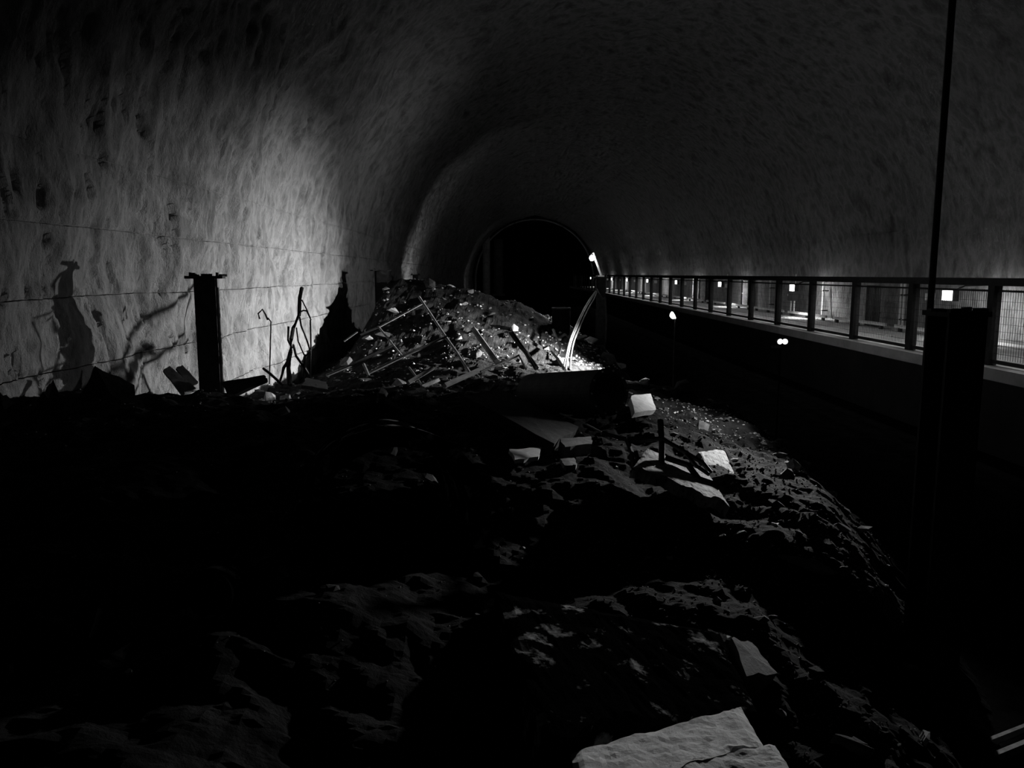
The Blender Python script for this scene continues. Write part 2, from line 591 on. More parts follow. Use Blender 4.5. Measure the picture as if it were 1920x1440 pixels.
MB().lathe([(0.05, 0.10), (0.13, 0.03), (0.15, -0.02), (0.14, -0.02), (0.12, 0.02), (0.04, 0.085)], 16,
           Matrix.Translation(L @ (lm + Vector((0.10, 0.10, 0.02)))) @ Vector((-0.9, -0.45, -0.25)).to_track_quat('-Z', 'Y').to_matrix().to_4x4()).build('added_reflector', M['fence'], ra)  # shade dish added to go with light thrown only leftwards
add_light('bulb_light', 'SPOT', lm + Vector((-0.16, -0.26, 0.0)), P_MAST, ra, 0.1, lm + Vector((-0.95, -0.25, -0.20)), 165)
add_light('arm_glow', 'POINT', lm + Vector((-0.02, -0.30, 0.0)), 14.0, ra, 0.08)
tag(ra, 'bright bulb on a leaning arm clamped to the far column', 'lamp')

# unseen work light added behind the crest to brighten the far left wall
hd = Vector((-4.6, 50.0, heap_z(-4.6, 50.0) + 0.35))
flood(hd, (-6.6, 53.0, EYE + 0.6), 0.12, 'added unseen low work light behind the heap crest aimed at the far left wall', P_HID, 130, floor=heap_z(-4.6, 50.0) - 0.05)

hd = Vector((-3.2, 118.0, 0.9))  # unseen lamp added to brighten the throat pillars
flood(hd, (-6.0, 150.0, 4.5), 0.12, 'added unseen far work light on the roadway aimed at the arched tunnel end', 230.0, 120)

# walkway bulkhead lamps on the side wall
LX = 14.6


def wall_lamp(d):
    root = empty('bulkhead_lamp', (LX, d, EYE - 0.70))
    MB().box((0.06, 0, 0.02), (0.20, 0.56, 0.40)).build('housing', M['fence'], root)
    MB().box((-0.04, 0, 0), (0.14, 0.50, 0.32)).build('diffuser', M['lampglow'], root)
    MB().tube([(0.12, 0.0, 0.15), (0.5, 0.0, 0.32), (1.78, 0.0, 0.36)], 0.03, 6).build('arm', M['fence'], root)
    add_light('bulb_light', 'SPOT', (LX - 0.02, d, EYE - 0.95), P_WALL, root, 0.14, (LX + 1.0, d, EYE - 1.65), 170)
    return root


ld = [LX * F / (x - 952.0) for x in (1778, 1485, 1349, 1267, 1213)]
step = (ld[4] - ld[0]) / 4
ld += [ld[4] + step * i for i in range(1, 5)]
for i, d in enumerate(ld):
    o = wall_lamp(d)
    nth = ['glowing bulkhead lamp over the walkway just beyond the thick column',
           'glowing bulkhead lamp above the dark control cabinet', 'first glowing bulkhead lamp beyond the control cabinet', 'second glowing bulkhead lamp beyond the control cabinet',
           'third glowing bulkhead lamp beyond the control cabinet'] + ['small far bulkhead lamp glowing along the walkway towards the arm lamp'] * 9
    tag(o, nth[i], 'lamp', 'bulkhead lamps along the walkway')
    jb = MB().box((16.2, d + 4.2, EYE - 0.86), (0.3, 0.16, 0.26)).tube([(16.22, d + 4.2, EYE - 0.75), (16.22, d + 4.2, EYE)], 0.02, 6).build('glint_box', M['galv'])  # pale box added in place of the lens reflection beside the lamp
    tag(jb, 'small pale box standing in for the glint beside a bulkhead lamp', 'glint box', 'glint boxes along the walkway')

# ------------------------------------------------------------------ walkway fence
FX = 12.0
fence = empty('walkway_fence', (FX, 19.5, WZ))
tag(fence, 'long dark steel mesh fence with posts and top beam along the walkway', 'fence')
BAY = 3.9
zt = EYE - 0.10 - WZ
post_me = MB().box((0, 0, zt / 2), (0.20, 0.26, zt)).mesh('post', M['fence'])
mesh_b = MB()
nw = 38
for i in range(1, nw):
    y = 0.15 + (BAY - 0.3) * i / nw
    mesh_b.box((0, y, zt / 2 - 0.05), (0.008, 0.008, zt - 0.45))
for i in range(1, 9):
    mesh_b.box((0, BAY / 2, 0.12 + (zt - 0.5) * i / 9), (0.008, BAY - 0.3, 0.008))
mesh_me = mesh_b.mesh('mesh_infill', M['fence'])
rail_me = MB().box((0, BAY / 2, 0.10), (0.07, BAY, 0.09)).mesh('bottom_rail', M['fence'])
beam_me = MB().box((0, BAY / 2, zt - 0.09), (0.28, BAY, 0.19)).mesh('top_beam', M['fence'])
rail2_me = MB().box((0, BAY / 2, zt - 0.31), (0.05, BAY, 0.05)).mesh('upper_rail', M['fence'])
for n in range(-2, 33):
    y = n * BAY
    o = link('post', post_me, fence)
    o.location = (0, y, 0)
    for nm, me in (('bottom_rail', rail_me), ('top_beam', beam_me), ('upper_rail', rail2_me)):
        o = link(nm, me, fence)
        o.location = (0, y, 0)
    if n < 12:
        o = link('mesh_infill', mesh_me, fence)
        o.location = (0, y, 0)
        o['kind'] = 'stuff'

# unseen tube lights added behind the top beam to brighten wall and floor
P_FILL_TUBE = 20.0
for n in range(-1, 22):
    tl = empty('fill_tube_light', (FX + 0.21, 19.5 + (n + 0.5) * BAY, EYE - 0.19))
    MB().box((0, 0, 0), (0.10, 1.3, 0.06)).build('housing', M['fence'], tl)
    MB().tube([(0.05, -0.6, -0.04), (0.05, 0.6, -0.04)], 0.018, 8).build('tube', M['lampglow'], tl)
    ll = bpy.data.lights.new('fill_tube_glow', 'AREA')
    ll.shape = 'RECTANGLE'
    ll.size, ll.size_y = 0.06, 1.2
    ll.energy = P_FILL_TUBE
    lo = bpy.data.objects.new('fill_tube_glow', ll)
    C.objects.link(lo)
    lo.parent = tl
    lo.location = (0.06, 0, -0.07)
    lo.rotation_euler = (0, math.radians(-24), 0)
    tag(tl, 'added unseen slim tube light behind the top beam of the walkway fence', 'lamp', 'added tube lights along the walkway beam')

# things along the side wall behind the fence
def on_wall(px, py, x):
    v = _R @ Vector(((px - 960) / F, (720 - py) / F, -1.0))
    k = x / v.x
    return Vector((x, v.y * k, EYE + v.z * k))


for px in (1298, 1442, 1687, 1693, 1541):
    q = on_wall(px, 560, 16.0)
    o = empty('wall_conduit', (16.05, q.y, WZ))
    MB().tube([(0, 0, 0), (0, 0, 1.95)], 0.055, 8).build('tube', M['galv'], o)
    for z in (0.4, 1.4):
        MB().box((0.1, 0, z), (0.3, 0.16, 0.05)).build('clip', M['fence'], o)
    tag(o, 'vertical pale conduit clipped to the side wall behind the fence', 'conduit', 'conduits along the walkway wall')
q = on_wall(1636, 575, 15.85)
gr = empty('steel_grating', (15.85, q.y, WZ))
hgt = 1.75
for i in range(9):
    MB().box((0, -0.62 + i * 0.155, hgt / 2), (0.05, 0.045, hgt)).build('upright', M['fence'], gr)
for z in (0.05, 0.6, 1.15, 1.7):
    MB().box((0.03, 0, z), (0.05, 1.32, 0.06)).build('cross_bar', M['fence'], gr)
tag(gr, 'dark upright steel grating leaning at the side wall behind the fence', 'grating')
q = on_wall(1487, 553, 15.5)
cb = empty('control_cabinet', (15.5, q.y, WZ))
MB().box((0, 0, 1.12), (0.35, 0.62, 0.62)).build('body', M['fence'], cb)
cd_ = MB().box((-0.185, 0, 1.12), (0.02, 0.56, 0.56)).build('door', M['steel'], cb)
MB().box((-0.205, 0.2, 1.12), (0.03, 0.03, 0.12)).build('handle', M['galv'], cd_)
for s_ in (-1, 1):
    MB().box((0, s_ * 0.24, 0.41), (0.06, 0.06, 0.82)).build('leg', M['galv'], cb)
tag(cb, 'dark control cabinet on two pale legs below a bulkhead lamp', 'cabinet')
for i in range(14):
    y = 20 + i * 6.0
    k_ = empty('kerb_plank', (15.35, y, WZ))
    MB().box((0, 2.6, 0.20), (0.10, 5.2, 0.12)).build('board', M['slab'], k_)
    for yy in (0.4, 2.6, 4.8):
        MB().box((0, yy, 0.07), (0.12, 0.16, 0.15)).build('packing_block', M['fence'], k_)
    tag(k_, 'pale kerb plank on low blocks along the side wall of the walkway', 'plank', 'kerb planks along the walkway')
for px, w_ in ((1398, 1.5), (1318, 2.2)):
    q = on_wall(px, 570, 16.1)
    o = empty('service_door', (16.05, q.y, WZ))
    lf = MB().box((0.06, 0, 0.9), (0.08, w_, 1.8)).build('leaf', M['stone'], o)
    MB().box((0, w_ * 0.4, 0.95), (0.06, 0.12, 0.03)).build('handle', M['galv'], lf)
    MB().box((0, -w_ / 2, 0.9), (0.14, 0.08, 1.84)).box((0, w_ / 2, 0.9), (0.14, 0.08, 1.84)).box((0, 0, 1.84), (0.14, w_ + 0.08, 0.08)).build('frame', M['fence'], o)
    tag(o, {1398: 'dark service door in the side wall beyond the control cabinet',
            1318: 'wide dark service door far along the walkway side wall'}[px], 'door')

# pillars in the far throat
for px0, px1, d, mm in ((905, 919, 148, 'sidewall'), (926, 944, 158, 'lining'), (962, 976, 166, 'retain')):  # materials darken inward, putting the fading light into the pillar colours
    a, b_ = at(px0, 500, d), at(px1, 500, d)
    root = empty('throat_pillar', ((a.x + b_.x) / 2, d, 0))
    wd = b_.x - a.x
    MB().lathe([(0.001, 0), (wd / 2, 0), (wd / 2, 11.0), (0.001, 11.0)], 20, Matrix.Identity(4)).build('shaft', M[mm], root, smooth=False)
    MB().box((0, 0, 0.2), (wd * 1.3, wd * 1.3, 0.4)).build('plinth', M[mm], root)
    tag(root, 'round pillar standing in the dark arched end of the tunnel', 'pillar', 'pillars at the tunnel end')

# bracket on the vault
q = at(655, 69, 14.5)
tq = Vector((q.x - XC, q.z - ZC))
kq = (RAD - 0.15) / tq.length
br = empty('ceiling_bracket', (XC + tq.x * kq, 14.5, ZC + tq.y * kq))
MB().box((0, 0, -0.05), (0.62, 0.08, 0.05)).build('rail', M['steel'], br)
for s_ in (-1, 1):
    MB().tube([(s_ * 0.2, 0, -0.05), (s_ * 0.2, 0, 0.45)], 0.02, 6).build('hanger', M['steel'], br)
tag(br, 'short dark steel bracket hanging from the rough vault', 'bracket')

# ------------------------------------------------------------------ big pieces of debris
def hull(pts, name, m_, parent=None, loc=None):
    bm = bmesh.new()
    for p_ in pts:
        bm.verts.new(p_)
    r = bmesh.ops.convex_hull(bm, input=bm.verts)
    bmesh.ops.delete(bm, geom=[g for g in bm.verts if not g.link_faces], context='VERTS')
    me = bpy.data.meshes.new(name)
    bm.to_mesh(me)
    bm.free()
    me.materials.append(m_)
    o = link(name, me, parent)
    if loc is not None:
        o.location = loc
    return o


def plate(name, corners, thick, m_, label, cat, jitter=0.03, seg=5, group=None):
    """flat broken plate through given world corners, with ragged edges and real thickness"""
    cs = [Vector(c) for c in corners]
    ctr = sum(cs, Vector()) / len(cs)
    n_ = (cs[1] - cs[0]).cross(cs[2] - cs[1]).normalized()
    if n_.z < 0:
        n_ = -n_
    out = []
    for i, c in enumerate(cs):
        e_ = cs[(i + 1) % len(cs)]
        for k_ in range(seg):
            p_ = c.lerp(e_, k_ / seg)
            if k_:
                p_ = p_ + (ctr - p_).normalized() * rnd.uniform(-1, 1) * jitter
            out.append(p_ - ctr)
    n = len(out)
    b = MB()
    b.v = [tuple(p_) for p_ in out] + [tuple(p_ * rnd.uniform(0.96, 1.02) - n_ * thick) for p_ in out]
    b.v += [tuple(Vector((0, 0, 0)) + n_ * jitter * 0.3), tuple(-n_ * thick)]
    b.f = [(i, (i + 1) % n, n + (i + 1) % n, n + i) for i in range(n)]
    b.f += [(i, (i + 1) % n, 2 * n) for i in range(n)] + [(n + i, n + (i + 1) % n, 2 * n + 1) for i in range(n)]
    o = b.build(name, m_)
    o.location = ctr
    tag(o, label, cat, group)
    return o


def rods(name, chains, m_, label, cat, part='bar', n=6):
    """thing made of several rods; chains = [(radius, [world points])]"""
    base = Vector(chains[0][1][0])
    root = empty(name, (base.x, base.y, base.z))
    for r, pts in chains:
        MB().tube([Vector(p_) - base for p_ in pts], r, n).build(part, m_, root)
    tag(root, label, cat)
    return root


# flanged steel pipe
a, b_ = at(1141, 735, 12.0), at(1000, 738, 13.9)
pipe = empty('steel_pipe', a)
q = (b_ - a).to_track_quat('Z', 'Y').to_matrix().to_4x4()
ln = (b_ - a).length
MB().lathe([(0.355, 0), (0.355, ln), (0.325, ln), (0.325, 0)], 40, q).build('shell', M['steel'], pipe, smooth=False)
fl = MB().lathe([(0.37, -0.015), (0.37, 0.05), (0.30, 0.05), (0.30, -0.015)], 40, q).build('flange', M['steel'], pipe)
for i in range(10):
    an = i * 0.628
    p_ = q @ Vector((math.cos(an) * 0.335, math.sin(an) * 0.335, -0.012))
    MB().tube([p_, p_ + q.to_3x3() @ Vector((0, 0, -0.02))], 0.014, 6).build('bolt', M['galv'], fl)
tag(pipe, 'large dark steel pipe with flanged open end lying on the heap', 'pipe')

# slab lying before the pipe, long and inclined
plate('concrete_slab', [at(868, 742, 11.0), at(935, 728, 12.0), at(1085, 800, 11.2), at(1040, 832, 9.8)], 0.16, M['dark'],
      'long dark slab tilted down in front of the steel pipe', 'slab', 0.04)
plate('concrete_slab', [at_z(1184, 742, -2.15), at_z(1220, 738, -2.28), at_z(1230, 768, -2.38), at_z(1190, 774, -2.22)], 0.10, M['block'],
      'pale square slab propped on the heap beside the pipe mouth', 'slab', 0.03)
plate('crumpled_sheet', [at_z(955, 842, -2.1), at_z(1016, 838, -2.16), at_z(1010, 856, -2.16), at_z(965, 862, -2.12)], 0.05, M['sheet'],
      'small pale crumpled sheet on the dark heap below the tilted slab', 'sheet', 0.03)
plate('concrete_slab', [at_z(1050, 822, -2.14), at_z(1108, 818, -2.2), at_z(1110, 832, -2.2), at_z(1060, 838, -2.16)], 0.2, M['stone'],
      'flat pale lump of concrete at the lower end of the tilted slab', 'slab', 0.03)
plate('concrete_slab', [on_heap(1050, 860, 0.06), on_heap(1076, 858, 0.06), on_heap(1080, 872, 0.06), on_heap(1058, 872, 0.06)], 0.06, M['stone'],
      'small pale concrete lump right of the crumpled sheet', 'slab', 0.03)
# silhouetted shards on the left ridge
plate('stone_shard', [at(178, 686, 10.6), at(252, 722, 10.8), at(262, 775, 10.6), at(135, 775, 10.4)], 0.10, M['dark'],
      'pointed dark slab standing on the ridge before the lit wall', 'slab', 0.02)
plate('stone_shard', [at(0, 735, 9.6), at(28, 755, 9.7), at(60, 800, 9.6), at(-60, 800, 9.5)], 0.10, M['dark'],
      'low jagged shard against the foot of the left wall', 'slab', 0.03)
plate('stone_shard', [at(80, 735, 10.0), at(100, 712, 10.1), at(122, 765, 10.1), at(60, 775, 10.0)], 0.08, M['dark'],
      'narrow upright shard on the ridge left of the pointed slab', 'slab', 0.03)
plate('plank', [at(306, 694, 12.2), at(318, 686, 12.3), at(368, 728, 12.2), at(340, 738, 12.0)], 0.05, M['bar'],
      'thin plank end leaning by the foot of the column at the lit wall', 'plank', 0.01)
plate('plank', [at(330, 690, 12.9), at(342, 684, 13.0), at(372, 716, 12.9), at(358, 724, 12.8)], 0.05, M['stone'],
      'short splinter leaning behind the thin plank end', 'plank', 0.01)
plate('stone_shard', [at(415, 716, 12.3), at(495, 703, 12.5), at(500, 712, 12.4), at(430, 745, 12.0)], 0.06, M['dark'],
      'flat dark flake lying on the ridge right of the lit column', 'slab', 0.02)
plate('stone_shard', [at(575, 708, 13.2), at(612, 716, 13.1), at(615, 730, 12.8), at(565, 722, 12.8)], 0.06, M['pale'],
      'pale broken lump at the foot of the wire tangle', 'stone', 0.02)

# bent lattice of reinforcing bars
G = 17.5
lat = [(0.030, [at(786, 557, G + 2), at(836, 632, G + .6), at(856, 660, G), at(881, 699, G - 1)]),
       (0.024, [at(792, 569, G + 1.8), at(711, 613, G + 1.0), at(676, 628, G + .8)]),
       (0.034, [at(838, 631, G + .6), at(754, 669, G - .2), at(690, 700, G - .8)]),
       (0.032, [at(736, 648, G + .2), at(659, 685, G - .2), at(612, 704, G - .6)]),
       (0.022, [at(709, 612, G + 1), at(756, 670, G - .2)]),
       (0.020, [at(670, 622, G + .8), at(645, 640, G + .6)]),
       (0.022, [at(881, 699, G - 1), at(892, 700, G - 1), at(899, 708, G - 1.1)])]
rods('rebar_lattice', lat, M['bar'], 'bent lattice of crossing reinforcing bars leaning on the heap', 'rebar')
for px in [((903, 692), (834, 723), 0.055), ((812, 690), (765, 718), 0.05), ((822, 713), (790, 726), 0.045)]:
    (x0, y0), (x1, y1), r = px
    a, b_ = at(x0, y0, 15.3), at(x1, y1, 14.6)
    o = rods('splintered_lath', [(r, [a, a.lerp(b_, 0.7), b_])], M['wood'], '', 'lath', 'stick', 4)
    o['label'] = {903: 'long pale lath across the end of the rebar lattice', 812: 'short pale lath between the rebar lattice and the heap foot',
                  822: 'stubby pale lath at the low edge of the rebar lattice'}[x0]
rods('rebar', [(0.022, [at(767, 689, 15.6), at(780, 706, 15.2), at(793, 726, 14.8)])], M['bar'], 'single bar crossing the short pale lath', 'rebar')
rods('rebar', [(0.03, [at(682, 683, 15.5), at(687, 694, 15.3), at(692, 706, 15.0)])], M['wood'], 'short bright stub left of the rebar lattice', 'rebar')
rods('timber', [(0.07, [at(888, 617, 19.5), at(910, 648, 18.6), at(932, 678, 17.6)]), (0.03, [at(856, 617, 19.6), at(876, 625, 19.4), at(893, 617, 19.5)])],
     M['stone'], 'broken timber lying steeply on the heap face with a bent strap', 'timber', 'piece', 5)
rods('steel_channel', [(0.03, [at(956, 624, 17.5), at(976, 652, 16.8), at(988, 664, 16.3), at(1004, 692, 15.6)]), (0.05, [at(961, 624, 17.6), at(980, 652, 16.9), at(1006, 690, 15.7)])],
     M['steel'], 'dark steel channel leaning on the left end of the pipe', 'channel', 'strip', 5)
rods('rebar', [(0.022, [at(986, 692, 14.8), at(973, 666, 15.4), at(938, 682, 15.0), at(901, 697, 14.6)])], M['bar'], 'bar bent to an angle beside the dark steel channel', 'rebar')
rods('rebar', [(0.028, [at(1037, 618, 19.0), at(1045, 636, 18.5), at(1051, 653, 18.0), at(1048, 663, 17.8)])], M['galv'], 'bright kinked rod standing behind the pipe', 'rebar')
rods('rebar', [(0.03, [at(1034, 659, 17.0), at(1046, 673, 16.6), at(1060, 694, 16.0)])], M['galv'], 'short bright rod slanting down behind the pipe', 'rebar')
rods('rebar', [(0.012, [at(1050, 775, 10.6), at(1100, 796, 10.2), at(1145, 820, 9.8), at(1165, 818, 9.7)])], M['bar'], 'thin long rod lying below the pipe', 'rebar')
# twisted roots of steel
rods('twisted_rebar', [(0.04, [at(1238, 788, 9.6), at(1241, 830, 9.4), at(1240, 895, 8.9)]),
                       (0.03, [at(1241, 822, 9.4), at(1285, 848, 9.3), at(1318, 868, 9.2), at(1333, 886, 9.1)]),
                       (0.03, [at(1241, 822, 9.4), at(1200, 826, 9.5), at(1165, 822, 9.7), at(1130, 812, 9.9)]),
                       (0.025, [at(1285, 850, 9.3), at(1306, 874, 9.1), at(1330, 890, 9.0)]),
                       (0.03, [at(1175, 824, 9.6), at(1185, 850, 9.3), at(1188, 880, 9.0)]),
                       (0.04, [at(1248, 858, 9.2), at(1290, 872, 9.1), at(1310, 898, 8.9), at(1350, 912, 8.8)])],
     M['steel'], 'twisted dark steel bars branching above the grainy slab', 'rebar')
rods('stub_post', [(0.085, [at(1385, 935, 9.2), at(1385, 1012, 9.1)]), (0.1, [at(1385, 930, 9.2), at(1385, 936, 9.2)])], M['steel'],
     'short dark stub post at the low corner of the grainy slab', 'post', 'piece', 8)

# wire tangle before the brightest wall
W_ = 14.6
wires = [[(566, 540), (562, 560), (561, 590), (550, 615), (546, 637), (545, 657), (540, 675), (541, 722)],
         [(562, 586), (569, 582), (575, 583)], [(566, 562), (575, 580), (582, 597)],
         [(556, 615), (559, 640), (570, 665)], [(562, 595), (565, 612), (577, 642), (582, 660)],
         [(550, 647), (555, 667), (571, 690), (584, 712)], [(582, 600), (583, 650), (582, 712)],
         [(572, 665), (570, 715)], [(541, 612), (540, 637), (547, 652)], [(582, 660), (573, 668), (571, 690)],
         [(541, 676), (532, 690), (524, 720)], [(545, 660), (541, 690), (545, 722)], [(575, 583), (583, 600)]]
rr = [.045, .02, .016, .018, .022, .03, .02, .026, .028, .026, .04, .045, .016]
rods('wire_tangle', [(r * 0.8, [at(x, y, W_ + 0.25 * math.sin(x * .7)) for x, y in c]) for r, c in zip(rr, wires)],
     M['steel'], 'tall tangle of bent dark wire against the brightest part of the wall', 'wire', 'wire', 5)
rods('bent_wire', [(0.018, [at(487, 598, 15.5), at(484, 588, 15.5), at(492, 580, 15.5), at(498, 590, 15.5), at(502, 600, 15.5)]),
                   (0.014, [at(502, 596, 15.5), at(508, 603, 15.5), at(505, 720, 15.4)])], M['steel'],
     'thin hooked wire standing between lit column and wire tangle', 'wire', 'wire', 5)
rods('steel_rod', [(0.022, [at(494, 691, 12.9), at(508, 702, 12.7), at(530, 722, 12.3)])], M['steel'], 'short dark rod slanting out of the ridge beside the wire tangle', 'rod')

# cables from the far column to the pipe
ca = []
for dx in (0, 5, -3):
    land = on_heap(1061 + dx * 1.6, 694, 0.0)
    way = ((1118 + dx * .4, 546), (1108 + dx, 562), (1099 + dx, 577), (1091 + dx, 593), (1084 + dx, 608), (1078 + dx, 622), (1072 + dx, 637), (1068 + dx, 652), (1064 + dx * 1.2, 672))
    ca.append((0.030, [at(x_, y_, 30.8 + (land.y - 30.8) * (i_ / len(way)) ** 0.8) for i_, (x_, y_) in enumerate(way)] + [land]))
ca.append((0.034, [at(1119, 542, 30.7), at(1124, 552, 30.6), at(1131, 561, 30.6), at(1135, 557, 30.6), at(1137, 600, 30.6), at(1135, 640, 30.6), at(1131, 662, 30.6)]))
ca.append((0.034, [at(1118, 523, 30.8), at(1118, 546, 30.8)]))
rods('cable_bundle', ca, M['cable'], 'pale cables drooping from the lamp column down behind the pipe', 'cable', 'cable', 6)

# half buried culvert ring and drum in the dark foreground
a = at(742, 985, 6.6)
rg = empty('culvert_pipe', a)
q = Vector((-0.25, 1.0, -0.10)).to_track_quat('Z', 'Y').to_matrix().to_4x4()
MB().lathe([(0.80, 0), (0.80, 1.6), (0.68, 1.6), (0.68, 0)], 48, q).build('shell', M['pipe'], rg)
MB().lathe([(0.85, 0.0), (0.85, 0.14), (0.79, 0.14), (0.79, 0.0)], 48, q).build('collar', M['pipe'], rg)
tag(rg, 'large dark culvert pipe half buried in the heap with its mouth open', 'pipe')
a = at(385, 1120, 4.6)
sp_ = empty('short_pipe', a)
q = Vector((-0.1, 1.0, -0.25)).to_track_quat('Z', 'Y').to_matrix().to_4x4()
MB().lathe([(0.16, 0), (0.16, 0.7), (0.135, 0.7), (0.135, 0)], 28, q).build('shell', M['pipe'], sp_)
tag(sp_, 'short dark pipe end sticking out of the heap', 'pipe')

# cast block broken in two
def ragged_block(name, tl, tr, brr, bll, thick, label, ragged, m_='block', wave=0.012):
    cs = [Vector(c) for c in (tl, tr, brr, bll)]
    ctr = sum(cs, Vector()) / 4
    NX, NY = 36, 12
    b = MB()
    nrm = (cs[1] - cs[0]).cross(cs[0] - cs[3]).normalized()
    if nrm.z < 0:
        nrm = -nrm
    for lay in (0, 1):
        for j in range(NY + 1):
            for i in range(NX + 1):
                u, v = i / NX, j / NY
                edge = ragged(u)
                vv = v * edge if ragged else v
                p_ = cs[0].lerp(cs[1], u).lerp(cs[3].lerp(cs[2], u), vv)
                ed = min(u, 1 - u, v) * 14
                rd = 0.0 if ed >= 1 else (1 - ed) ** 2 * 0.025
                n1 = noise.fractal((p_.x * 9, p_.y * 9, p_.z * 9), 0.8, 2.0, 4) * wave
                o_ = n1 - rd - lay * (thick - 0.03)
                b.v.append(tuple(p_ - ctr + nrm * o_))
    N = (NX + 1) * (NY + 1)
    idx = lambda l, i, j: l * N + j * (NX + 1) + i
    for l in (0, 1):
        for j in range(NY):
            for i in range(NX):
                b.f.append((idx(l, i, j), idx(l, i + 1, j), idx(l, i + 1, j + 1), idx(l, i, j + 1)))
    for i in range(NX):
        for j in (0, NY):
            b.f.append((idx(0, i, j), idx(0, i + 1, j), idx(1, i + 1, j), idx(1, i, j)))
    for j in range(NY):
        for i in (0, NX):
            b.f.append((idx(0, i, j), idx(0, i, j + 1), idx(1, i, j + 1), idx(1, i, j)))
    o = b.build(name, M[m_])
    o.location = ctr
    tag(o, label, 'block')
    return o


ragged_block('cast_block', at(1068, 1404, 3.95), at(1388, 1320, 4.25), at(1432, 1395, 3.62), at(1090, 1500, 3.1), 0.22,
             'long pale porous block broken along its front edge with a thin crack',
             lambda u: 0.97 + 0.10 * noise.noise((u * 5, 0.3, 0.1)) + 0.05 * noise.noise((u * 17, 4.3, 0.1)))
ragged_block('cast_block', at(1205, 1440, 3.42), at(1452, 1388, 3.66), at(1485, 1440, 3.34), at(1235, 1520, 3.0), 0.20,
             'smaller pale piece split from the long porous block',
             lambda u: 1.0)
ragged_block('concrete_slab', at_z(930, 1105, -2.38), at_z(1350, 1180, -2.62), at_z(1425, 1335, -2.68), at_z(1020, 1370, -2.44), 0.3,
      'wide sooty slab with patches of light put into its colour behind the porous block',
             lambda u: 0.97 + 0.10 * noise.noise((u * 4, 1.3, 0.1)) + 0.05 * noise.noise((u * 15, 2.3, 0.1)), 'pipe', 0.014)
wav = lambda u: 0.95 + 0.14 * noise.noise((u * 6, 7.3, 0.1)) + 0.08 * noise.noise((u * 17, 2.9, 0.1))
ragged_block('concrete_slab', at_z(1215, 838, -2.12), at_z(1330, 885, -2.42), at_z(1372, 950, -2.42), at_z(1190, 872, -2.14), 0.17,
      'lit grainy slab lying on the heap edge under twisted steel bars', wav, 'speck', 0.008)
ragged_block('concrete_slab', at_z(1310, 845, -2.52), at_z(1358, 838, -2.64), at_z(1395, 925, -2.74), at_z(1340, 905, -2.6), 0.3,
      'ribbed broken slab edge beside the grainy slab', wav, 'speck', 0.01)
# smaller foreground bits
plate('stone_shard', [at(155, 1440, 3.6), at(205, 1394, 3.8), at(225, 1402, 3.8), at(248, 1445, 3.55)], 0.12, M['block'],
      'pointed pale stone at the near edge of the heap', 'stone', 0.01)
plate('crumpled_sheet', [on_heap(208, 1226, 0.04), on_heap(247, 1203, 0.04), on_heap(236, 1222, 0.04), on_heap(230, 1234, 0.04)], 0.02, M['stone'],
      'small torn sheet scrap with raised corner in the dark foreground', 'sheet', 0.005)
plate('crumpled_sheet', [on_heap(184, 1238, 0.03), on_heap(215, 1236, 0.03), on_heap(248, 1256, 0.03), on_heap(240, 1262, 0.03)], 0.02, M['stone'],
      'small torn sheet scrap lying below the raised scrap', 'sheet', 0.005)
rods('stake', [(0.014, [at(188, 1140, 4.6), at(180, 1170, 4.55), at(168, 1204, 4.5)])], M['bar'], 'thin stake standing above the torn scraps', 'stake')
rods('wire_stake', [(0.014, [at(21, 1245, 4.2), at(25, 1290, 4.15), at(37, 1330, 4.1), at(40, 1395, 4.0)]),
                    (0.01, [at(20, 1312, 4.15), at(36, 1298, 4.15), at(58, 1290, 4.2)])], M['bar'], 'thin upright stake with crosspiece by the left wall side', 'stake')
plate('concrete_slab', [on_heap(1565, 1376, 0.08), on_heap(1600, 1380, 0.08), on_heap(1640, 1405, 0.08), on_heap(1622, 1408, 0.08)], 0.08, M['stone'],
      'elongated pale lump on the roadway left of the thick column', 'stone', 0.02)
plate('concrete_slab', [on_heap(1730, 1368, 0.08), on_heap(1744, 1372, 0.08), on_heap(1743, 1388, 0.08), on_heap(1736, 1382, 0.08)], 0.06, M['pale'],
      'small pale chip at the foot of the thick column', 'stone', 0.005)
plate('concrete_slab', [at_z(1372, 1196, -2.62), at_z(1410, 1205, -2.7), at_z(1458, 1262, -2.78), at_z(1400, 1268, -2.68)], 0.3, M['stone'],
      'rounded pale slab behind the far end of the cast block', 'slab', 0.03)
plate('concrete_slab', [on_heap(1460, 1040, 0.08), on_heap(1520, 1046, 0.08), on_heap(1572, 1074, 0.08), on_heap(1540, 1072, 0.08)], 0.10, M['stone'],
      'narrow pale slab low on the roadside foot of the heap', 'slab', 0.03)
o = empty('road_rail', (4.6, 6.0, 0.0))
rl = [at(1700, 1445, 6.2), at(1920, 1408, 6.9)]
L = local(o)
MB().tube([L @ Vector((rl[0].x, rl[0].y, 0.06)), L @ Vector((rl[1].x, rl[1].y, 0.06))], 0.04, 6).build('bar', M['bar'], o)
MB().tube([L @ Vector((rl[0].x, rl[0].y - 0.16, 0.03)), L @ Vector((rl[1].x, rl[1].y - 0.16, 0.03))], 0.05, 6).build('bar', M['bar'], o)
tag(o, 'pair of pale bars lying on the roadway before the thick column', 'bar')
